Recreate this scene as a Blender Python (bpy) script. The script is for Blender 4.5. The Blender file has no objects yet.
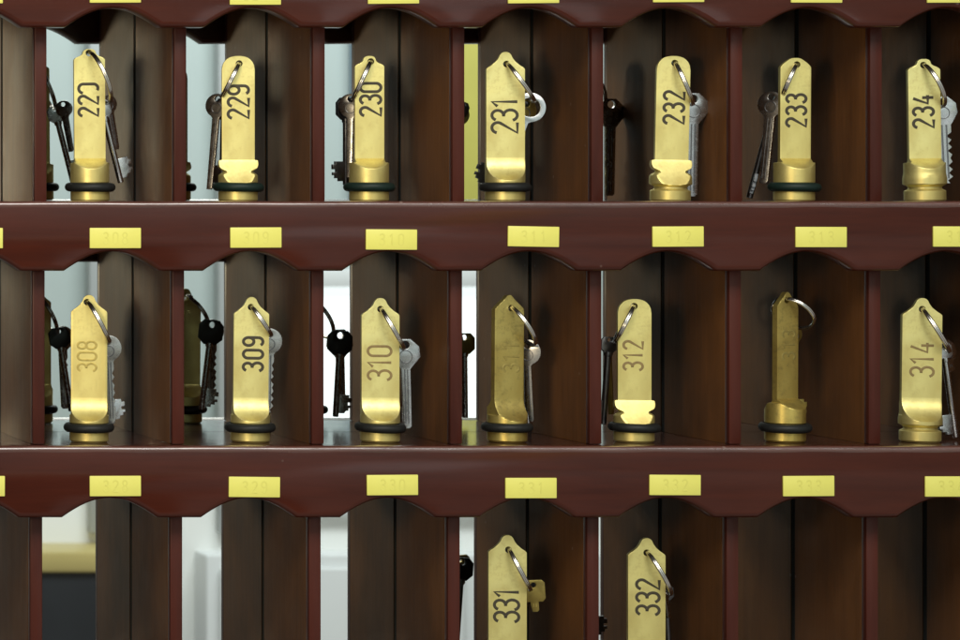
import bpy, bmesh, math, random
from mathutils import Vector, Matrix
random.seed(7)
sc = bpy.context.scene
COL = sc.collection
R = math.radians

# ------------------------------------------------------------------ measure
PX = 0.0006                 # metres per photo pixel at the front of the rack
DIST = 1.8                  # camera to the front of the rack
VX, VY = -638.0, 185.0      # foot of the camera's perpendicular on the rack
CAM = Vector(((VX - 480) * PX, -DIST, 1.48))

def W(px, py, Y=0.0):
    s = PX * (DIST + Y) / DIST
    return Vector((CAM.x + (px - VX) * s, Y, CAM.z + (VY - py) * s))

# ------------------------------------------------------------------ materials
def new_mat(name):
    m = bpy.data.materials.new(name)
    m.use_nodes = True
    nt = m.node_tree
    return m, nt, nt.nodes['Principled BSDF']

def ramp(nt, fac, stops):
    r = nt.nodes.new('ShaderNodeValToRGB')
    el = r.color_ramp.elements
    while len(el) < len(stops):
        el.new(0.5)
    for e, (p, c) in zip(el, stops):
        e.position = p
        e.color = c if len(c) == 4 else (*c, 1)
    nt.links.new(fac, r.inputs['Fac'])
    return r.outputs['Color']

def coords(nt, scale=(1, 1, 1)):
    tc = nt.nodes.new('ShaderNodeTexCoord')
    mp = nt.nodes.new('ShaderNodeMapping')
    mp.inputs['Scale'].default_value = scale
    nt.links.new(tc.outputs['Object'], mp.inputs['Vector'])
    return mp.outputs['Vector']

def noise(nt, vec, scale, detail=4, rough=0.55):
    n = nt.nodes.new('ShaderNodeTexNoise')
    n.inputs['Scale'].default_value = scale
    n.inputs['Detail'].default_value = detail
    n.inputs['Roughness'].default_value = rough
    nt.links.new(vec, n.inputs['Vector'])
    return n.outputs['Fac']

def mixc(nt, fac, a, b, mode='MIX'):
    n = nt.nodes.new('ShaderNodeMix')
    n.data_type = 'RGBA'
    n.blend_type = mode
    for sock, v in ((n.inputs[0], fac), (n.inputs[6], a), (n.inputs[7], b)):
        if hasattr(v, 'is_output'):
            nt.links.new(v, sock)
        else:
            sock.default_value = v
    return n.outputs[2]

def bump(nt, h, bsdf, strength, dist):
    b = nt.nodes.new('ShaderNodeBump')
    b.inputs['Strength'].default_value = strength
    b.inputs['Distance'].default_value = dist
    nt.links.new(h, b.inputs['Height'])
    nt.links.new(b.outputs['Normal'], bsdf.inputs['Normal'])

def wood(name, stretch, c0, c1, rough0, rough1, specks=True, spec=0.5, coat=0.0, scuff=False):
    m, nt, b = new_mat(name)
    v = coords(nt, stretch)
    g = ramp(nt, noise(nt, v, 95, 7, 0.68), [(0.32, (0, 0, 0)), (0.68, (1, 1, 1))])
    blot = noise(nt, coords(nt), 9, 3, 0.5)
    c = mixc(nt, g, (*c0, 1), (*c1, 1))
    c = mixc(nt, ramp(nt, blot, [(0.35, (0, 0, 0)), (0.7, (0.4,) * 3)]), c, (c1[0] * 1.35, c1[1] * 1.35, c1[2] * 1.35, 1))
    if specks:
        vo = nt.nodes.new('ShaderNodeTexVoronoi')
        vo.inputs['Scale'].default_value = 42
        nt.links.new(coords(nt), vo.inputs['Vector'])
        s = ramp(nt, vo.outputs['Distance'], [(0.0, (0.5,) * 3), (0.03, (0.3,) * 3), (0.055, (0, 0, 0))])
        pick = nt.nodes.new('ShaderNodeSeparateColor')
        nt.links.new(vo.outputs['Color'], pick.inputs['Color'])
        k = ramp(nt, pick.outputs['Red'], [(0.0, (1, 1, 1)), (0.24, (1, 1, 1)), (0.26, (0, 0, 0))])
        c = mixc(nt, mixc(nt, 1.0, s, k, 'MULTIPLY'), c, (0.3, 0.25, 0.22, 1))
    if scuff:
        sm = ramp(nt, noise(nt, coords(nt, (1, 1, 0.6)), 16, 4, 0.6), [(0.42, (0, 0, 0)), (0.7, (0.6,) * 3)])
        c = mixc(nt, sm, c, (0.040, 0.018, 0.008, 1))
    nt.links.new(c, b.inputs['Base Color'])
    b.inputs['Coat Weight'].default_value = coat
    b.inputs['Coat Roughness'].default_value = 0.12
    smear = noise(nt, coords(nt, (1, 1, 1)), 26, 5, 0.65)
    rr = nt.nodes.new('ShaderNodeMapRange')
    rr.inputs['To Min'].default_value = rough0
    rr.inputs['To Max'].default_value = rough1
    nt.links.new(smear, rr.inputs['Value'])
    nt.links.new(rr.outputs['Result'], b.inputs['Roughness'])
    b.inputs['Specular IOR Level'].default_value = spec
    bump(nt, g, b, 0.12, 0.0006)
    return m

M = {}
M['apron'] = wood('mahogany_apron', (0.12, 1, 1.6), (0.030, 0.0050, 0.0022), (0.052, 0.0094, 0.0038), 0.26, 0.46, spec=0.12, coat=0.5)
M['shelf'] = wood('mahogany_shelf', (0.12, 1, 1), (0.030, 0.010, 0.008), (0.055, 0.018, 0.013), 0.10, 0.26, coat=0.5)
M['divider'] = wood('brown_divider', (1, 1, 0.1), (0.088, 0.034, 0.0105), (0.150, 0.061, 0.0180), 0.36, 0.55, spec=0.08, scuff=True)
M['bead'] = wood('highlight_varnish', (0.12, 1, 1.6), (0.05, 0.014, 0.010), (0.10, 0.035, 0.026), 0.16, 0.34, spec=0.9, coat=1.0)  # paler, glossier varnish for the added bead that carries the edge highlight
M['lipping'] = wood('mahogany_lipping', (1, 1, 0.1), (0.036, 0.0085, 0.0055), (0.064, 0.0150, 0.0095), 0.26, 0.45, specks=False, spec=0.22)

m, nt, b = new_mat('dark_seam'); M['seam'] = m
b.inputs['Base Color'].default_value = (0.006, 0.006, 0.006, 1)
b.inputs['Roughness'].default_value = 0.9

m, nt, b = new_mat('mirror_silvering'); M['mirror'] = m
b.inputs['Metallic'].default_value = 1
v = coords(nt)
nt.links.new(mixc(nt, noise(nt, v, 14, 4), (0.70, 0.745, 0.73, 1), (0.78, 0.81, 0.79, 1)), b.inputs['Base Color'])
b.inputs['Roughness'].default_value = 0.012

def brass(name, ca, cb, dirt, r0, r1):
    m, nt, b = new_mat(name)
    b.inputs['Metallic'].default_value = 0.8
    v = coords(nt)
    n1 = noise(nt, v, 110, 5, 0.6)
    n2 = noise(nt, coords(nt, (1, 1, 0.12)), 900, 3, 0.5)
    c = mixc(nt, n1, (*ca, 1), (*cb, 1))
    oi = nt.nodes.new('ShaderNodeObjectInfo')
    c = mixc(nt, ramp(nt, oi.outputs['Random'], [(0, (0, 0, 0)), (1, (0.8,) * 3)]), c, (ca[0] * 0.86, ca[1] * 0.78, ca[2] * 0.6, 1))
    wv = noise(nt, coords(nt, (1, 1, 0.5)), 38, 3, 0.5)
    c = mixc(nt, ramp(nt, wv, [(0.42, (0, 0, 0)), (0.62, (0.8,) * 3)]), c, (ca[0] * 0.62, ca[1] * 0.52, ca[2] * 0.36, 1))
    d = ramp(nt, noise(nt, v, 260, 6, 0.7), [(0.5, (0, 0, 0)), (0.72, (0.75,) * 3)])
    c = mixc(nt, d, c, (*dirt, 1))
    nt.links.new(c, b.inputs['Base Color'])
    rr = nt.nodes.new('ShaderNodeMapRange')
    rr.inputs['To Min'].default_value = r0
    rr.inputs['To Max'].default_value = r1
    nt.links.new(n1, rr.inputs['Value'])
    nt.links.new(rr.outputs['Result'], b.inputs['Roughness'])
    bump(nt, mixc(nt, 0.6, n2, noise(nt, v, 45, 3)), b, 0.25, 0.0006)
    return m
M['brass'] = brass('satin_brass', (0.84, 0.79, 0.37), (0.78, 0.72, 0.30), (0.58, 0.48, 0.18), 0.38, 0.54)
M['brass_shaded'] = brass('shaded_brass', (0.72, 0.60, 0.20), (0.60, 0.49, 0.15), (0.3, 0.23, 0.08), 0.3, 0.46)  # darker brass: dim reflections of turned tags put into colour; reused in key grooves
M['brass_key'] = brass('key_brass', (0.42, 0.34, 0.11), (0.36, 0.28, 0.08), (0.2, 0.15, 0.05), 0.3, 0.45)

def metal(name, c, r0):
    m, nt, b = new_mat(name)
    b.inputs['Metallic'].default_value = 1
    n = noise(nt, coords(nt), 300, 4)
    nt.links.new(mixc(nt, n, (*[x * 0.82 for x in c], 1), (*c, 1)), b.inputs['Base Color'])
    rr = nt.nodes.new('ShaderNodeMapRange')
    rr.inputs['To Min'].default_value = r0
    rr.inputs['To Max'].default_value = r0 + 0.2
    nt.links.new(n, rr.inputs['Value'])
    nt.links.new(rr.outputs['Result'], b.inputs['Roughness'])
    bump(nt, noise(nt, coords(nt), 80, 2), b, 0.28, 0.0010)
    return m
M['nickel'] = metal('nickel', (0.56, 0.565, 0.57), 0.16)
M['dim_nickel'] = metal('worn_nickel', (0.50, 0.49, 0.47), 0.18)
M['steel'] = metal('ring_steel', (0.66, 0.64, 0.6), 0.14)
M['dark_steel'] = metal('dark_steel', (0.2, 0.2, 0.21), 0.25)

def plain(name, c, rough, var=0.1, scale=120, spec=0.5):
    m, nt, b = new_mat(name)
    n = noise(nt, coords(nt), scale, 4)
    nt.links.new(mixc(nt, n, (*[x * (1 - var) for x in c], 1), (*[min(1, x * (1 + var)) for x in c], 1)), b.inputs['Base Color'])
    b.inputs['Roughness'].default_value = rough
    b.inputs['Specular IOR Level'].default_value = spec
    return m
M['rubber'] = plain('black_rubber', (0.012, 0.013, 0.013), 0.5, 0.3, 400, 0.25)
M['rubber_green'] = plain('green_rubber', (0.007, 0.018, 0.015), 0.5, 0.3, 400, 0.25)
M['engraving'] = plain('dark_engraving', (0.035, 0.027, 0.012), 0.6, 0.4, 500)
M['engraving_mid'] = plain('brown_engraving', (0.21, 0.145, 0.05), 0.6, 0.4, 500)
M['engraving_faint'] = plain('faint_engraving', (0.46, 0.37, 0.12), 0.55, 0.4, 500)
m = M['engraving_faint']
m.node_tree.nodes['Principled BSDF'].inputs['Metallic'].default_value = 0.9
M['plate'] = plain('yellow_plate', (0.68, 0.655, 0.145), 0.38, 0.05, 60)
M['plate_text'] = plain('plate_text', (0.63, 0.605, 0.130), 0.4, 0.1, 60)
M['black_plastic'] = plain('black_plastic', (0.012, 0.012, 0.013), 0.35, 0.2, 200)

# ------------------------------------------------------------------ mesh tools
def link(name, me, mat, parent=None, loc=None, rot=None):
    o = bpy.data.objects.new(name, me)
    COL.objects.link(o)
    if mat is not None:
        me.materials.clear()
        me.materials.append(mat)
    if parent is not None:
        o.parent = parent
    if loc is not None:
        o.location = loc
    if rot is not None:
        o.rotation_euler = rot
    return o

def finish(bm, name, angle=32):
    bmesh.ops.recalc_face_normals(bm, faces=bm.faces[:])
    me = bpy.data.meshes.new(name)
    bm.to_mesh(me)
    bm.free()
    for p in me.polygons:
        p.use_smooth = True
    me.set_sharp_from_angle(angle=R(angle))
    return me

def box_mesh(name, x0, x1, y0, y1, z0, z1, bev=0.0008, seg=2):
    bm = bmesh.new()
    bmesh.ops.create_cube(bm, size=1)
    for v in bm.verts:
        v.co = Vector(((x0, x1)[v.co.x > 0], (y0, y1)[v.co.y > 0], (z0, z1)[v.co.z > 0]))
    if bev:
        bmesh.ops.bevel(bm, geom=bm.edges[:], offset=bev, segments=seg, affect='EDGES', profile=0.5)
    return finish(bm, name, 40)

def from_curve(cu, name, xf=None):
    o = bpy.data.objects.new('tmp', cu)
    COL.objects.link(o)
    dg = bpy.context.evaluated_depsgraph_get()
    dg.update()
    me = bpy.data.meshes.new_from_object(o.evaluated_get(dg))
    bpy.data.objects.remove(o)
    bpy.data.curves.remove(cu)
    me.name = name
    if xf is not None:
        me.transform(xf)
    bm = bmesh.new()
    bm.from_mesh(me)
    bmesh.ops.remove_doubles(bm, verts=bm.verts[:], dist=1e-6)
    bmesh.ops.recalc_face_normals(bm, faces=bm.faces[:])
    bm.to_mesh(me)
    bm.free()
    for p in me.polygons:
        p.use_smooth = True
    me.set_sharp_from_angle(angle=R(40))
    return me

XZ = Matrix.Rotation(R(90), 4, 'X')      # curve plane xy -> world xz (y becomes z, thickness along y)

def plate_mesh(name, loops, thick, bev=0.0):
    """flat outline (with holes) in x,z given a real thickness along y"""
    cu = bpy.data.curves.new(name, 'CURVE')
    cu.dimensions = '2D'
    cu.fill_mode = 'BOTH'
    cu.extrude = thick / 2 - bev
    cu.bevel_depth = bev
    cu.bevel_resolution = 2
    cu.offset = -bev
    for lp in loops:
        sp = cu.splines.new('POLY')
        sp.points.add(len(lp) - 1)
        for p, (x, y) in zip(sp.points, lp):
            p.co = (x, y, 0, 1)
        sp.use_cyclic_u = True
    return from_curve(cu, name, XZ)

def tube_mesh(name, paths, rad, xf=None, cyclic=False, res=4):
    cu = bpy.data.curves.new(name, 'CURVE')
    cu.dimensions = '3D'
    cu.bevel_depth = rad
    cu.bevel_resolution = res
    cu.use_fill_caps = True
    for pts in paths:
        sp = cu.splines.new('POLY')
        sp.points.add(len(pts) - 1)
        for p, c in zip(sp.points, pts):
            p.co = (*c, 1)
        sp.use_cyclic_u = cyclic
    return from_curve(cu, name, xf)

def lathe_mesh(name, prof, n=64):
    bm = bmesh.new()
    rings = []
    for r, z in prof:
        rings.append([bm.verts.new((r * math.cos(2 * math.pi * i / n), r * math.sin(2 * math.pi * i / n), z)) for i in range(n)])
    for a, c in zip(rings, rings[1:] + rings[:1]):
        for i in range(n):
            bm.faces.new((a[i], a[(i + 1) % n], c[(i + 1) % n], c[i]))
    return finish(bm, name, 60)

def circ(cx, cy, r, n=28, a0=0, a1=360):
    full = abs(a1 - a0) >= 360
    k = n if full else n + 1
    return [(cx + r * math.cos(R(a0 + (a1 - a0) * i / n)), cy + r * math.sin(R(a0 + (a1 - a0) * i / n))) for i in range(k)]

# ------------------------------------------------------------------ digits
def arc(cx, cy, rx, ry, a0, a1, n=12):
    return [(cx + rx * math.cos(R(a0 + (a1 - a0) * i / n)), cy + ry * math.sin(R(a0 + (a1 - a0) * i / n))) for i in range(n + 1)]

DIG = {   # condensed single-stroke engraver's digits, box 0.46 wide, 1 high
 '0': [arc(.23, .77, .23, .23, 0, 180) + arc(.23, .23, .23, .23, 180, 360) + [(.46, .77)]],
 '1': [[(.06, .78), (.26, 1), (.26, 0)]],
 '2': [arc(.23, .77, .23, .23, 170, -25) + [(.0, .0), (.46, 0)]],
 '3': [arc(.22, .77, .22, .23, 160, -90) + [(.17, .54)], [(.17, .54)] + arc(.22, .27, .24, .27, 90, -160)],
 '4': [[(.30, 1), (.0, .28), (.48, .28)], [(.34, .55), (.34, 0)]],
 '8': [arc(.23, .77, .2, .23, 0, 360, 20), arc(.23, .27, .23, .27, 0, 360, 20)],
 '9': [arc(.23, .73, .23, .27, -10, 350, 20), arc(.23, .23, .23, .23, 0, -150) , [(.46, .73), (.46, .23)]],
 # a last digit worn down to its right-hand side
 '?': [arc(.20, .76, .26, .24, 175, 0) + [(.46, .26)] + arc(.23, .24, .23, .24, 0, -125)],
}

def number_paths(txt, height, pitch, rot=True):
    """strokes centred on the origin; rot: reading from bottom to top"""
    n = len(txt)
    out = []
    for i, ch in enumerate(txt):
        for st in DIG[ch]:
            pts = []
            for x, y in st:
                X = (i - (n - 1) / 2) * pitch + (x - .23) * height * 0.92
                Y = (y - .5) * height
                pts.append((-Y, X) if rot else (X, Y))
            out.append(pts)
    return out

def ribbon(name, strokes, width, y0, thick):
    """engraved strokes as shallow ribbons on a plane y = y0"""
    me = tube_mesh(name, [[(x, 0, z) for x, z in st] for st in strokes], width / 2, res=2)
    for v in me.vertices:
        v.co.y = v.co.y / (width / 2) * thick + y0
    return me

# ------------------------------------------------------------------ the rack
MIRROR_Y = 0.111
AP_T = 0.014
rack = bpy.data.objects.new('key_rack', None)
COL.objects.link(rack)
rack.location = W(480, 763, 0.05)
rack['label'] = 'dark mahogany hotel key rack with scalloped shelf fronts and mirrored back'
rack['category'] = 'key rack'
def rk(name, me, mat):
    o = link(name, me, mat)
    o.parent = rack
    o.matrix_parent_inverse = Matrix.Translation(-Vector(rack.location))
    return o

DIV = [41 + 139.2 * k for k in range(-1, 9)]          # divider centres, photo pixels
XL, XR = -113, 1170
SHELVES = [(-42, 27, 0), (201.5, 271, -1.0), (446.5, 518, -3.0), (698, 770, -5)]   # top edge, lobe bottom, sideways drift
for si, (yt, yb, dx) in enumerate(SHELVES):
    zt, zb = W(0, yt).z, W(0, yb).z
    hump = 19.5
    pts = [W(XL, yt), W(XL, yb)]
    for k, c in enumerate(DIV):
        a, e = c + 3 + dx - 22, c + 3 + dx + 22
        if k > 0:
            pa = DIV[k - 1] + 3 + dx + 22
            mid, hw = (pa + a) / 2, (a - pa) / 2
            for i in range(1, 26):
                t = -1 + 2 * i / 26
                d = 1 - abs(t) ** 2.0
                d = d * (0.86 + 0.14 * d)
                pts.append(W(mid + t * hw, yb - hump * d))
        else:
            a = max(a, XL + 2)
        if k == len(DIV) - 1:
            e = min(e, XR - 2)
        pts.append(W(a, yb)); pts.append(W(e, yb))
    pts += [W(XR, yb), W(XR, yt)]
    lp = [(p.x, p.z) for p in pts]
    me = plate_mesh('scalloped_apron', [lp], AP_T, 0.0031)
    me.transform(Matrix.Translation((0, AP_T / 2, 0)))
    ap = rk('scalloped_apron', me, M['apron'])
    cyl = [[(W(XL, 0).x + (W(XR, 0).x - W(XL, 0).x) * i / 60, 0.0019 - 0.0002 * math.sin(i * 1.7), zt - 0.0021 + 0.0001 * math.sin(i * 0.9)) for i in range(61)]]
    link('highlight_bead', tube_mesh('highlight_bead', cyl, 0.0024, res=5), M['bead'], ap)  # bead added to catch a highlight line along the shelf's top edge
    rk('shelf', box_mesh('shelf', W(XL + 1, 0).x, W(XR - 1, 0).x, AP_T - 0.0002, MIRROR_Y - 0.0004, zt - 0.016, zt - 0.0004, 0.0004, 1), M['shelf'])

# dividers: one row of boards per tier
for ti in range(3):
    z1 = W(0, SHELVES[ti][0]).z - 0.0162
    z0 = W(0, SHELVES[ti + 1][0]).z - 0.0003
    off = (0, -1.8, -4.2)[ti]
    for k, c in enumerate(DIV):
        j = random.uniform(-.5, .5)
        xa, xb = W(c - 6.2 + off + j, 0, 0.018).x, W(c + 6.2 + off + j, 0, 0.018).x
        d = rk('divider', box_mesh('divider', xa, xb, 0.0243, MIRROR_Y - 0.0028, z0, z1, 0, 1), M['divider'])
        link('lipping', box_mesh('lipping', xa, xb, 0.018, 0.0242, z0, z1, 0.0009, 2), M['lipping']).parent = d
        s = link('seam_strip', box_mesh('seam_strip', xa + 0.0004, xb - 0.0004, MIRROR_Y - 0.00285, MIRROR_Y - 0.0002, z0, z1, 0, 1), M['seam'])
        s.parent = d
# end boards of the rack
for x0, x1 in ((XL - 22, XL - 1), (XR + 1, XR + 22)):
    rk('side_panel', box_mesh('side_panel', W(x0, 0).x, W(x1, 0).x, 0.0, MIRROR_Y + 0.012, W(0, 776).z, W(0, -42).z, 0.0015, 2), M['divider'])
me = box_mesh('mirror', W(XL, 0).x, W(XR, 0).x, MIRROR_Y, MIRROR_Y + 0.005, W(0, 774).z, W(0, -42).z, 0, 1)
rk('mirror', me, M['mirror'])

# yellow number plates
PLATES = {
 0: [(-23, -7), (115, -7.5), (255, -5.5), (393, -6.5), (533, -7), (678, -8), (816, -7.5), (952, -7.5), (1096, -7)],
 1: [(-23, 238), (115, 238), (255.5, 237.5), (391, 239.5), (533, 236.5), (677.5, 236.5), (820.5, 237), (958, 236.5), (1100, 237)],
 2: [(-21, 486), (115, 486), (254, 487), (392, 485), (530.5, 488), (674.5, 485), (808, 486), (950, 486.5), (1092, 486)],
}
BASE = {0: 227, 1: 307, 2: 327}
for si, lst in PLATES.items():
    for k, (px, py) in enumerate(lst):
        p = W(px, py)
        hw, hh = 25.6 * PX, 10.2 * PX
        a = random.uniform(-0.6, 0.6) + (0.8 if (si, k) == (1, 4) else 0)
        o = rk('number_plate', box_mesh('number_plate', -hw, hw, -0.0008, 0.0006, -hh, hh, 0.0004, 2), M['plate'])
        o.location = (p.x, -0.0004, p.z)
        o.rotation_euler = (0, R(a), 0)
        num = str(BASE[si] + k)
        try:
            me = ribbon('embossed_number', number_paths(num.replace('5', '3').replace('6', '8').replace('7', '1'), 11 * PX, 9.5 * PX, False), 1.6 * PX, -0.0008, 0.00004)
            t = link('embossed_number', me, M['plate_text'], o)
        except KeyError:
            pass

# ------------------------------------------------------------------ key tags
TOPS = {   # (drop from the tip, half width) in photo pixels
 'point': [(0, 1.8), (.8, 3.4), (2.5, 5), (6, 6.6), (9.5, 9), (13, 13), (15.5, 16.6), (17, 18), (19, 18)],
 'notch': [(0, 2.5), (.8, 4.6), (2.5, 6), (4.8, 6.6), (6.6, 8.4), (7.8, 11.5), (9, 13.6), (10.5, 15), (13, 15)],
 'round': [(0, 3), (.5, 5.8), (1.6, 8.8), (3.4, 11.4), (6, 13.6), (9.5, 15.2), (14, 15.8), (18, 15.8)],
 'bevel': [(0, 3), (.5, 4.8), (2.2, 7.6), (5, 11.4), (8, 14.2), (9.5, 15), (12, 15)],
 'sharp': [(0, 1.2), (.8, 2.6), (4, 5.5), (8, 10), (12, 14.5), (14, 16.2), (17, 16.5)],
}
def lerp_tab(tab, x):
    if x <= tab[0][0]:
        return tab[0][1]
    for (a, va), (c, vc) in zip(tab, tab[1:]):
        if x <= c:
            return va + (vc - va) * (x - a) / (c - a)
    return tab[-1][1]
def sstep(a, c, x):
    t = max(0, min(1, (x - a) / (c - a)))
    return t * t * (3 - 2 * t)

def tag_mesh(H, hwid, top, kind, ring, u, hole):
    RB, F0 = 19.0, 3.0
    wscale = hwid / TOPS[top][-1][1]
    def rad(z):
        r = RB - 1.6 * (1 - sstep(0, 1.8, z))
        if ring:
            r -= 2.6 * sstep(9.8, 11, z) * (1 - sstep(18, 19.2, z))
        else:
            r -= 3.6 * sstep(10.5, 13, z) * (1 - sstep(14.5, 17.5, z))
            r += 1.0 * sstep(16, 18, z) * (1 - sstep(22, 30, z))
        if kind == 'bell':
            r -= 4.4 * math.exp(-((z - 30) / 2.3) ** 2)
            r += 0.6 * math.exp(-((z - 37) / 3) ** 2)
        return r
    def front(z):
        if kind == 'bell':
            return F0 + (RB + .3 - F0) * max(0, min(1, (41.5 - z) / 28)) ** 1.1
        if kind == 'scoop':
            t = max(0, min(1, (44 - z) / 23))
            return F0 + (RB + .3 - F0) * (0.12 * t + 0.88 * t ** 2.4)
        t = max(0, min(1, (43 - z) / 10.5))
        return F0 + (RB + .3 - F0) * (1.15 * t - 0.15 * t * t if t < 1 else 1)
    def back(z):
        t = max(0, min(1, (42 - z) / 14))
        return F0 + (RB + .3 - F0) * t ** 1.5
    def wid(z):
        w = wscale * lerp_tab(TOPS[top], H - z)
        lo = {'bell': 40.5, 'scoop': 26, 'ledge': 38}[kind]
        base = (RB + 1.5) * (1 - sstep(lo, lo + 3.5, z))
        return max(w, base) if z < lo + 3.5 else w
    zs = set()
    z = 0.0
    while z < 50:
        zs.add(round(z, 2)); z += 0.35
    while z < H - 22:
        zs.add(round(z, 2)); z += 4
    z = H - 22
    while z < H - 3:
        zs.add(round(z, 2)); z += 0.8
    z = H - 3
    while z < H:
        zs.add(round(z, 2)); z += 0.3
    zs = sorted(zs | {H})
    n = 220 if kind == 'bell' else 140
    bm = bmesh.new()
    rings = []
    for z in zs:
        r, f, bk, w = rad(z), front(z), back(z), wid(z)
        row = []
        for i in range(n):
            t = 2 * math.pi * (i + .5) / n
            dx, dy = math.cos(t), math.sin(t) * (0.28 if z > 48 else 0.28 + 0.0 * z)
            L = math.hypot(dx, dy); dx /= L; dy /= L
            q = r if z < 60 else RB + 2
            if abs(dx) > 1e-6: q = min(q, w / abs(dx))
            if dy < -1e-6: q = min(q, f / -dy)
            if dy > 1e-6: q = min(q, bk / dy)
            row.append(bm.verts.new((dx * q * u, dy * q * u, z * u)))
        rings.append(row)
    for a, c in zip(rings, rings[1:]):
        for i in range(n):
            bm.faces.new((a[i], a[(i + 1) % n], c[(i + 1) % n], c[i]))
    bm.faces.new(rings[0][::-1])
    bm.faces.new(rings[-1])
    me = finish(bm, 'brass_tag', 28)
    # drill the ring hole
    o = bpy.data.objects.new('tmp_tag', me); COL.objects.link(o)
    cb = bmesh.new()
    bmesh.ops.create_cone(cb, cap_ends=True, segments=24, radius1=3.3 * u, radius2=3.3 * u, depth=0.03,
                          matrix=Matrix.Translation((hole[0] * u, 0, hole[1] * u)) @ Matrix.Rotation(R(90), 4, 'X'))
    cm = bpy.data.meshes.new('cut'); cb.to_mesh(cm); cb.free()
    co = bpy.data.objects.new('tmp_cut', cm); COL.objects.link(co)
    md = o.modifiers.new('b', 'BOOLEAN'); md.operation = 'DIFFERENCE'; md.solver = 'EXACT'; md.object = co
    dg = bpy.context.evaluated_depsgraph_get(); dg.update()
    out = bpy.data.meshes.new_from_object(o.evaluated_get(dg))
    bpy.data.objects.remove(o); bpy.data.objects.remove(co)
    bpy.data.meshes.remove(me); bpy.data.meshes.remove(cm)
    out.name = 'brass_tag'
    for p in out.polygons: p.use_smooth = True
    out.set_sharp_from_angle(angle=R(28))
    return out

def ring_mesh(A, B, bulge, wire=0.0009, K=0.0):
    """split ring: A, B are opposite ends of its rim, bulge = sine of its turn towards the viewer"""
    d = B - A
    r = d.length / 2
    uax = d.normalized()
    perp = Vector((uax.z, 0, -uax.x)).normalized()
    bulge = bulge - K * abs(uax.z)
    vax = (perp * bulge + Vector((0, 1, 0)) * math.sqrt(1 - bulge * bulge)).normalized()
    vax = (vax - uax * vax.dot(uax)).normalized()
    nax = uax.cross(vax)
    c = (A + B) / 2
    pts = []
    N = 96
    for i in range(N + 1):
        t = 4 * math.pi * i / N + 0.9
        pts.append(c + uax * (-math.cos(t) * r) + vax * (math.sin(t) * r) + nax * ((i / N - .5) * 2.1 * wire))
    return tube_mesh('split_ring', [pts], wire, res=3)

def flat_key_mesh(L, bow, rb, blade, teeth, u):
    """bow hole at the origin, blade hanging down; sizes in photo pixels"""
    cy = -rb * 0.55
    hb = blade / 2
    if bow == 'round':
        head = circ(0, cy, rb, 30, -90 + math.degrees(math.asin(hb / rb)) + 8, 270 - math.degrees(math.asin(hb / rb)) - 8)
        hole = circ(0, 0, rb * .26, 14)
    elif bow == 'ring':
        cy = -rb * 0.75
        head = circ(0, cy, rb, 36, -90 + 22, 270 - 22)
        hole = circ(0, cy, rb * .64, 28)
    elif bow == 'hex':
        s = rb
        head = [(hb + 1.5, cy - s * .95), (s * .98, cy - s * .25), (s * .9, cy + s * .45), (s * .35, cy + s * .95),
                (-s * .35, cy + s * .95), (-s * .9, cy + s * .45), (-s * .98, cy - s * .25), (-hb - 1.5, cy - s * .95)]
        hole = circ(0, 0, rb * .27, 14)
    else:  # square head
        s = rb
        head = [(hb, cy - s), (s * .75, cy - s), (s, cy - s * .7), (s, cy + s * .75), (s * .75, cy + s), (-s * .75, cy + s),
                (-s, cy + s * .75), (-s, cy - s * .7), (-s * .75, cy - s), (-hb, cy - s)]
        hole = circ(0, 0, rb * .24, 14)
    y0 = head[-1][1] - 2
    outl = list(head)
    left = [(-hb, y0)]
    if teeth:
        k = 7
        ys = [y0 - 4 + (-(L) - (y0 - 4) + 3) * i / (2 * k) for i in range(2 * k + 1)]
        rt = [(-hb, ys[0])] + [(-hb + (hb * random.uniform(.25, .75) if i % 2 else 0.0), y) for i, y in enumerate(ys[1:])]
        left += rt
    left += [(-hb * .6, -L), (hb * .6, -L), (hb, -L + 2), (hb, y0)]
    outl += left
    if teeth < 0:
        outl = [(-x, y) for x, y in reversed(outl)]
    sc_ = lambda lp: [(x * u, y * u) for x, y in lp]
    return plate_mesh('flat_key', [sc_(outl), sc_(hole)], 0.0022, 0.00022)

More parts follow.
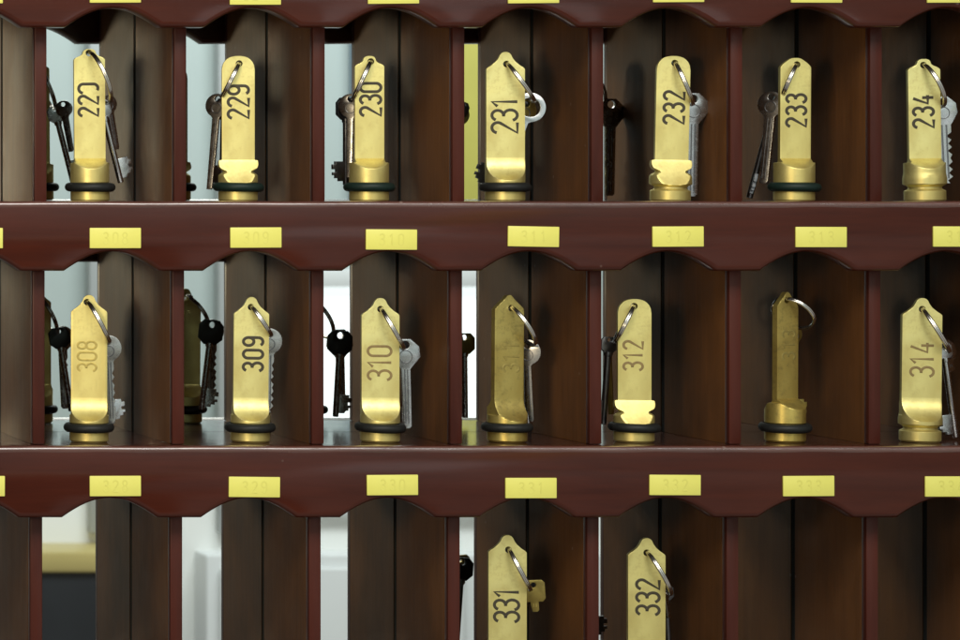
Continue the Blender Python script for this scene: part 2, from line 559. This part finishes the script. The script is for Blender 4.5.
def mortise_parts(L, rb, bit, u):
    """barrel key: bow plate, round shank, notched bit; bow hole at the origin"""
    cy = -rb * .6
    s = rb
    head = [(-s * .45, cy - s * 1.05), (s * .45, cy - s * 1.05), (s, cy - s * .55), (s, cy + s * .55), (s * .6, cy + s), (-s * .6, cy + s), (-s, cy + s * .55), (-s, cy - s * .55)]
    bow = plate_mesh('bow', [[(x * u, y * u) for x, y in head], [(x * u, y * u) for x, y in circ(0, 0, s * .28, 14)]], 0.0024, 0.0003)
    y0 = cy - s * .9
    pr = [(0, y0), (3.9, y0), (4.1, y0 - 2.4), (3.9, y0 - 4), (3.1, y0 - 4.4), (3.1, -L + .8), (2.6, -L), (0, -L)]
    bm = bmesh.new(); n = 24
    rings = [[bm.verts.new((max(r, .02) * u * math.cos(2 * math.pi * i / n), max(r, .02) * u * math.sin(2 * math.pi * i / n), z * u)) for i in range(n)] for r, z in pr]
    for a, c in zip(rings, rings[1:]):
        for i in range(n):
            bm.faces.new((a[i], a[(i + 1) % n], c[(i + 1) % n], c[i]))
    shank = finish(bm, 'shank', 40)
    b0 = -L + 4
    o = [(2, b0), (9, b0), (9, b0 + 3), (13, b0 + 3), (13, b0 + 6), (15.5, b0 + 6), (15.5, b0 + 9), (12, b0 + 9), (12, b0 + 12), (16, b0 + 12), (16, b0 + 17), (13, b0 + 17), (13, b0 + 20), (2, b0 + 20)]
    if bit < 0:
        o = [(-x, y) for x, y in reversed(o)]
    bitm = plate_mesh('bit', [[(x * u, y * u) for x, y in o]], 0.002, 0.0002)
    return bow, shank, bitm

TAG_Y = 0.037
def orient(dx, dz, twist):
    ang = math.atan2(dx, -dz)
    return Matrix.Rotation(-ang, 4, 'Y') @ Matrix.Rotation(R(twist), 4, 'Z')

def room_key(tier, cx, top, hwid, kind, topk, num, numbox, ink, hole, ringB, bulge, keys, label, lean=0.0, yaw=-8.0, oring='rubber', mat='brass', numpitch=12.0):
    shelf_z = W(0, SHELVES[tier + 1][0]).z
    u = PX * (DIST + TAG_Y) / DIST
    base = W(cx, 0, TAG_Y); base.z = shelf_z - 0.0002
    top_z = W(cx, top, TAG_Y).z
    H = (top_z - base.z) / u
    root = bpy.data.objects.new('room_key', None)
    COL.objects.link(root)
    root.location = base
    root['label'] = label
    root['category'] = 'room key'
    root['group'] = 'hotel room keys standing in the rack'
    # tag
    hp = W(hole[0], hole[1], TAG_Y)
    hz = (hp.z - base.z) / u
    hx = (hp.x - base.x) / u - hz * math.tan(R(lean))
    tag = link('brass_tag', tag_mesh(H, hwid, topk, kind, oring is not None, u, (hx * .8, hz)), M[mat], root)
    tag.rotation_euler = (0, R(lean), R(yaw))
    # number
    nx, ny, nh = numbox
    np_ = W(nx, ny, TAG_Y)
    lx = (np_.x - base.x) - (np_.z - base.z) * math.tan(R(lean))
    st = number_paths(num, nh * 0.9 * u, numpitch * u)
    st = [[(x + lx, z + np_.z - base.z) for x, z in s] for s in st]
    wdt = {'engraving': 3.0, 'engraving_mid': 2.6, 'engraving_faint': 2.5}[ink]
    link('engraved_number', ribbon('engraved_number', st, wdt * u, -3.0 * u, 0.00009), M[ink], tag)
    if oring:
        pr = [((20.2 + 4.6 * math.cos(t)) * u, (14.4 + 4.5 * math.sin(t)) * u) for t in [2 * math.pi * i / 16 for i in range(16)]]
        o = link('rubber_ring', lathe_mesh('rubber_ring', pr), M[oring], tag)
        o.rotation_euler = (R(random.uniform(-1.5, 1.5)), R(random.uniform(-1.5, 1.5)), 0)
    # split ring through the hole
    A = W(hole[0], hole[1] - 1.0, TAG_Y - 0.0005)
    B = W(ringB[0], ringB[1], TAG_Y + 0.007)
    me = ring_mesh(A - base, B - base, bulge, K=(A.x - CAM.x) / DIST)   # hangs turned along the line of sight
    link('split_ring', me, M['steel'], root)
    # keys on the ring
    for kd in keys:
        Y = kd.get('Y', TAG_Y + 0.010)
        h = W(*kd['at'], Y) - base
        t = W(*kd['to'], Y) - base
        d = t - h
        L = d.length / (PX * (DIST + Y) / DIST)
        rot = orient(d.x, d.z, kd.get('twist', 0))
        mx = Matrix.Translation(h) @ rot
        if kd['k'] == 'flat':
            me = flat_key_mesh(L, kd.get('bow', 'round'), kd.get('rb', 11), kd.get('blade', 9), kd.get('teeth', 0), u)
            o = link('flat_key', me, M[kd.get('m', 'nickel')], root)
            o.matrix_local = mx
            rb, bl = kd.get('rb', 11), kd.get('blade', 9)
            y0 = -rb * 1.7 if kd.get('bow') == 'ring' else -rb * 1.5
            strips = [[(bl * .12 * sx * u, 0, (y0 - 2) * u), (bl * .12 * sx * u, 0, (-L + 5) * u)] for sx in ((-1.1, 1.4) if bl > 7 else (0.3,))]
            for sd in (-1, 1):
                link('blade_groove', ribbon('blade_groove', [[(x, z) for x, _, z in st] for st in strips], max(1.0, bl * .12) * u, sd * 0.0011, 0.00006), M['dark_steel' if kd.get('m', 'nickel') != 'brass_key' else 'brass_shaded'], o)
            if kd.get('bow', 'round') in ('round', 'hex'):
                ov = [circ(0, (-rb * .78) * u, rb * .42 * u, 20)]
                ov = [[(x, z * 1.0) for x, z in lp] + [lp[0]] for lp in ov]
                link('bow_stamp', ribbon('bow_stamp', ov, 1.0 * u, -0.0011, 0.00006), M['dark_steel'], o)
        else:
            e = bpy.data.objects.new('barrel_key', None)
            bow, shank, bitm = mortise_parts(L, kd.get('rb', 11), kd.get('bit', 1), u)
            e = link('barrel_key', shank, M[kd.get('m', 'nickel')], root)
            e.matrix_local = mx
            link('bow', bow, M[kd.get('mb', kd.get('m', 'nickel'))], e)
            link('bit', bitm, M[kd.get('m', 'nickel')], e)
    return root

F = lambda at, to, **k: dict(k='flat', at=at, to=to, **k)
B_ = lambda at, to, **k: dict(k='barrel', at=at, to=to, **k)

# ---- upper row
room_key(0, 90, 49, 15.2, 'ledge', 'notch', '22?', (88, 100, 21), 'engraving', (88.5, 53), (106, 103), .28,
  [F((108, 99), (116, 150), rb=9, blade=7, m='nickel', Y=.052, twist=25), B_((101, 104), (121, 183), rb=9, bit=1, m='nickel', Y=.049, twist=10)],
  'brass tag numbered 22 with worn last digit and black rubber ring, first in upper row', lean=-.4, yaw=-6)
room_key(0, 238, 56, 15.8, 'bell', 'round', '229', (238, 102, 22), 'engraving', (239, 63.5), (222, 97), .04,
  [F((218, 99), (209, 190), rb=12, blade=7, m='dim_nickel', Y=.050, twist=-40), B_((224, 102), (222, 190), rb=9, bit=-1, m='dark_steel', Y=.058, twist=20)],
  'round topped brass tag fully stamped 229 with notched bell shaped cut above rubber ring', oring='rubber_green', yaw=-10)
room_key(0, 369, 56, 14.2, 'ledge', 'notch', '230', (370, 99.5, 22), 'engraving', (370.5, 61.5), (353, 99), .04,
  [F((351, 99), (349, 178), rb=12, blade=6, m='dim_nickel', Y=.050, twist=-35), B_((346, 102), (346, 186), rb=11, bit=-1, m='dark_steel', mb='black_plastic', Y=.057, twist=15)],
  'brass tag stamped 230 with small notched tip and key hanging left', oring='rubber_green')
room_key(0, 505, 52, 18.4, 'scoop', 'point', '231', (504, 115, 27), 'engraving', (506, 64), (532, 100), .06,
  [F((534, 97), (514, 150), bow='ring', rb=15, blade=7, m='nickel', Y=.047, twist=-12), F((526, 104), (516, 165), rb=12, blade=8, m='brass_key', Y=.054, twist=10),
   B_((522, 100), (484, 190), rb=9, bit=-1, m='dark_steel', Y=.060)],
  'wide brass tag stamped 231 with pointed top and loose silver disc ring on its right', yaw=-9, numpitch=12.6)
room_key(0, 670, 56, 15.8, 'bell', 'round', '232', (673, 107.5, 21), 'engraving', (674, 63), (691, 103), .07,
  [F((693, 99), (691, 197), bow='hex', rb=15.5, blade=11, m='nickel', Y=.050, twist=-6)],
  'round topped brass tag stamped 232 with no rubber ring and pale six sided key', oring=None, lean=1.2, yaw=-10)
room_key(0, 794, 58, 14.8, 'ledge', 'bevel', '233', (795, 110.5, 21), 'engraving', (796, 64.5), (782, 97), .04,
  [F((772, 97), (763, 184), rb=13, blade=10, m='nickel', Y=.049, twist=-48), B_((776, 99), (749, 199), rb=9, bit=-1, m='dark_steel', Y=.058, twist=70)],
  'brass tag stamped 233 with dark green rubber ring and key hanging on its left', oring='rubber_green', yaw=-4, lean=.3)
room_key(0, 925, 59, 15.0, 'ledge', 'notch', '234', (922.5, 111.5, 21), 'engraving', (922.5, 65), (938, 106), .33,
  [F((942, 102), (946, 184), bow='hex', rb=14, blade=14, teeth=-1, m='nickel', Y=.050, twist=-10)],
  'brass tag stamped 234 with grooved bare base and serrated silver key, last in upper row', oring=None, lean=-.8, yaw=-9)
# ---- middle row
room_key(1, 89, 295, 17.6, 'scoop', 'point', '308', (87, 356, 20), 'engraving_faint', (86.5, 302), (107, 342), .12,
  [F((108, 341), (112, 424), rb=13, blade=9, teeth=-1, m='dim_nickel', Y=.050, twist=-12), B_((98, 340), (112, 425), rb=11, bit=1, m='nickel', mb='black_plastic', Y=.058)],
  'brass tag with faint brown 308 and a grey key behind its right edge', yaw=-12, numpitch=11)
room_key(1, 250, 297, 17.0, 'scoop', 'point', '309', (252.5, 354, 21), 'engraving', (250.5, 307), (269, 334), .08,
  [F((269, 334), (268, 413), rb=13, blade=10, teeth=-1, m='dim_nickel', Y=.049, twist=-8), B_((262, 333), (251, 424), rb=13, bit=1, m='nickel', mb='black_plastic', Y=.056)],
  'brass tag stamped 309 in dark digits with warm golden streak below them', lean=.5, yaw=-8, numpitch=12.6)
room_key(1, 380, 298, 18.2, 'scoop', 'point', '310', (379, 363, 25), 'engraving_mid', (380, 309), (402, 347), .06,
  [F((405, 345), (407, 429), bow='hex', rb=15, blade=9, m='nickel', Y=.049, twist=-8), B_((396, 344), (391, 431), rb=13, bit=1, m='dim_nickel', mb='black_plastic', Y=.058)],
  'brass tag stamped 310 in brown digits with silver trapezoid headed key', yaw=-8)
room_key(1, 507, 295, 16.5, 'scoop', 'sharp', '311', (510, 357, 20), 'engraving_faint', (510, 308), (530, 344), .3,
  [F((527, 345), (531, 422), rb=13, blade=6, m='dim_nickel', Y=.049, twist=-30), B_((527, 346), (528, 432), rb=11, bit=-1, m='nickel', mb='brass_key', Y=.058)],
  'olive brass tag, shade in its colour, with nearly worn away 311, turned slightly sideways', mat='brass_shaded', yaw=14, lean=.4, numpitch=11)
room_key(1, 634, 299, 15.8, 'bell', 'round', '312', (632.5, 355.5, 20), 'engraving_mid', (633.5, 306), (615, 342), .05,
  [B_((609, 340), (603, 425), rb=8, bit=-1, m='dark_steel', Y=.052), F((608, 345), (611, 415), rb=8, blade=7, m='brass_key', Y=.057, twist=40)],
  'round topped brass tag with faint 312, notched cut and keys tucked against left divider', yaw=-10, numpitch=10.6)
room_key(1, 785, 292, 14.0, 'ledge', 'sharp', '313', (787, 345, 18), 'engraving_faint', (784, 300), (803, 328), .75,
  [F((795, 330), (792, 400), rb=8, blade=8, teeth=-1, m='brass_key', Y=.051, twist=20), B_((789, 334), (791, 424), rb=8, bit=1, m='brass_key', Y=.058)],
  'brass tag darkened as if shaded, with illegible number, turned well sideways and showing its edge', mat='brass_shaded', yaw=22, lean=.2, numpitch=11)
room_key(1, 920, 298, 18.6, 'scoop', 'point', '314', (921, 359.5, 24), 'engraving_mid', (921, 309), (946, 349), .1,
  [F((945, 345), (951, 372), bow='hex', rb=12, blade=8, m='nickel', Y=.054, twist=20), B_((943, 346), (956, 438), rb=8, bit=-1, m='nickel', Y=.049)],
  'wide brass tag stamped 314 with bare grooved base and silver barrel key', oring=None, lean=.6, yaw=-9)
# ---- lower row (their bases stand below the picture)
room_key(2, 507, 535, 18.2, 'scoop', 'point', '331', (506, 604.5, 26), 'engraving', (508, 549.5), (529, 587), .05,
  [F((533, 585), (535, 612), bow='square', rb=11, blade=8, m='brass_key', Y=.049, twist=-10), B_((526, 584), (520, 672), rb=12, bit=-1, m='dark_steel', mb='black_plastic', Y=.057)],
  'brass tag stamped 331 with pointed top and square brass key head, lower row', yaw=-9)
room_key(2, 646, 538, 17.8, 'scoop', 'point', '332', (647, 597, 24), 'engraving', (646, 552.5), (667, 592), .2,
  [B_((665, 588), (670, 668), rb=8, bit=1, m='dark_steel', Y=.053), F((664, 590), (668, 618), rb=7, blade=6, teeth=-1, m='dim_nickel', Y=.047, twist=40)],
  'brass tag stamped 332 with plain steel ring and dark key, right of tag 331', yaw=-8, numpitch=12.8)

# ------------------------------------------------------------------ the room the mirror shows
WY = -3.0
wall = link('wall', box_mesh('wall', -1.2, 4.5, WY - 0.1, WY, 0.0, 2.7, 0, 1), plain('pale_wall_paint', (0.45, 0.515, 0.50), 0.7, 0.04, 3))
wall['label'] = 'pale blue grey painted wall seen in the mirrored back of the rack'
wall['category'] = 'wall'
link('dado_panel', box_mesh('dado_panel', -1.2, 4.5, WY + 0.0004, WY + 0.012, 0.0, 0.955, 0.002), plain('white_dado_paint', (0.86, 0.87, 0.84), 0.5, 0.03, 4), wall)

def thing(name, label, cat, loc):
    e = bpy.data.objects.new(name, None)
    COL.objects.link(e); e.location = loc
    e['label'] = label; e['category'] = cat
    return e

t = thing('counter', 'low counter with ochre wooden top and dark navy front, mirrored at lower left', 'counter', (0.3, WY + 0.07, 0))
link('front_panel', box_mesh('front_panel', -0.9, 0.30, -0.06, 0.06, 0.0, 0.848, 0.003), plain('navy_panel', (0.016, 0.018, 0.022), 0.45, 0.4, 8), t)
link('counter_top', box_mesh('counter_top', -0.92, 0.315, -0.065, 0.068, 0.849, 0.882, 0.004), plain('ochre_wood', (0.52, 0.42, 0.16), 0.4, 0.1, 10), t)

t = thing('cabinet', 'white painted cabinet mirrored between the dividers at lower left', 'cabinet', (1.0, WY + 0.08, 0))
link('cabinet_body', box_mesh('cabinet_body', -0.28, 0.6, -0.075, 0.0, 0.0, 0.87, 0.004), plain('grey_white_paint', (0.74, 0.76, 0.76), 0.5, 0.05, 5), t)
link('door', box_mesh('door', -0.26, 0.14, 0.001, 0.015, 0.05, 0.85, 0.004), plain('door_paint', (0.76, 0.78, 0.78), 0.5, 0.05, 5), t)

m, nt, b = new_mat('daylit_pane')
b.inputs['Base Color'].default_value = (0.8, 0.83, 0.85, 1)
b.inputs['Emission Color'].default_value = (0.93, 0.98, 1, 1)
b.inputs['Emission Strength'].default_value = 1.05
b.inputs['Roughness'].default_value = 0.25
t = thing('window', 'bright daylit window mirrored behind the keys of the middle row', 'window', (1.05, WY, 1.12))
link('pane', box_mesh('pane', -0.17, 0.22, 0.004, 0.012, -0.16, 0.19, 0, 1), m, t)
fr = plain('white_frame', (0.75, 0.77, 0.77), 0.4, 0.03, 10)
for x0, x1, z0, z1 in ((-0.2, -0.1705, -0.19, 0.22), (0.2205, 0.25, -0.19, 0.22), (-0.17, 0.22, 0.1905, 0.22), (-0.17, 0.22, -0.19, -0.1605)):
    link('frame', box_mesh('frame', x0, x1, 0.001, 0.03, z0, z1, 0.002), fr, t)
t = thing('notice_board', 'olive yellow board mirrored beside tag 231', 'board', (1.22, WY, 1.62))
link('panel', box_mesh('panel', -0.09, 0.12, 0.002, 0.016, -0.277, 0.30, 0.002), plain('olive_yellow', (0.50, 0.46, 0.10), 0.6, 0.1, 20), t)
link('edge_strip', box_mesh('edge_strip', 0.1205, 0.14, 0.002, 0.022, -0.277, 0.30, 0.002), plain('grey_strip', (0.3, 0.3, 0.3), 0.5, 0.1, 20), t)
t = thing('door_frame', 'grey upright trim on the pale wall mirrored at upper left', 'door frame', (0.56, WY, 0.0))
link('upright', box_mesh('upright', -0.02, 0.02, 0.002, 0.03, 0.90, 2.1, 0.003), plain('grey_trim', (0.42, 0.44, 0.44), 0.5, 0.05, 10), t)
link('upright', box_mesh('upright', 0.195, 0.235, 0.002, 0.03, 0.90, 2.1, 0.003), plain('grey_trim', (0.42, 0.44, 0.44), 0.5, 0.05, 10), t)
link('upright', box_mesh('upright', 0.42, 0.45, 0.002, 0.03, 1.40, 2.1, 0.003), plain('slate_trim', (0.2, 0.27, 0.34), 0.5, 0.05, 10), t)

# ------------------------------------------------------------------ light
w = bpy.data.worlds.new('World')
sc.world = w
w.use_nodes = True
bg = w.node_tree.nodes['Background']
bg.inputs['Color'].default_value = (1.0, 0.96, 0.86, 1)
bg.inputs['Strength'].default_value = 0.35

def area(name, loc, target, sx, sy, power, col):
    l = bpy.data.lights.new(name, 'AREA')
    l.shape = 'RECTANGLE'; l.size = sx; l.size_y = sy; l.energy = power; l.color = col
    o = bpy.data.objects.new(name, l)
    COL.objects.link(o)
    o.location = loc
    o.rotation_euler = (Vector(target) - Vector(loc)).to_track_quat('-Z', 'Y').to_euler()
    return o
area('ceiling_light', (-0.3, -1.5, 2.65), (-0.1, 0.0, 1.4), 1.7, 0.7, 34, (1.0, 0.97, 0.88))
area('ceiling_light', (0.7, -1.9, 2.65), (0.5, -2.7, 1.2), 1.6, 0.4, 47, (0.93, 0.98, 1.0))
l = bpy.data.lights.new('added_spot', 'SPOT')  # unseen warm spot, added to brighten the upper left compartments
l.energy = 22; l.color = (1.0, 0.82, 0.54); l.spot_size = R(40); l.spot_blend = 1.0; l.shadow_soft_size = 0.12
o = bpy.data.objects.new('added_spot', l)
COL.objects.link(o)
o.location = (-0.92, -1.15, 1.52)
o.rotation_euler = (W(215, 70) - Vector(o.location)).to_track_quat('-Z', 'Y').to_euler()

# ------------------------------------------------------------------ camera
cd = bpy.data.cameras.new('camera')
cam = bpy.data.objects.new('camera', cd)
COL.objects.link(cam)
cam.location = CAM
cam.rotation_euler = (R(90), 0, 0)
cd.sensor_width = 36
cd.lens = 36 * (DIST / PX) / 960
cd.shift_x = (480 - VX) / 960
cd.shift_y = -(320 - VY) / 960
cd.dof.use_dof = True
cd.dof.focus_distance = DIST + 0.03
cd.dof.aperture_fstop = 26
cd.clip_start = 0.05
cd.clip_end = 100
sc.camera = cam

sc.view_settings.view_transform = 'Standard'
sc.view_settings.look = 'None'
sc.view_settings.exposure = 0
sc.view_settings.gamma = 1
sc.cycles.max_bounces = 8
sc.cycles.use_denoising = True
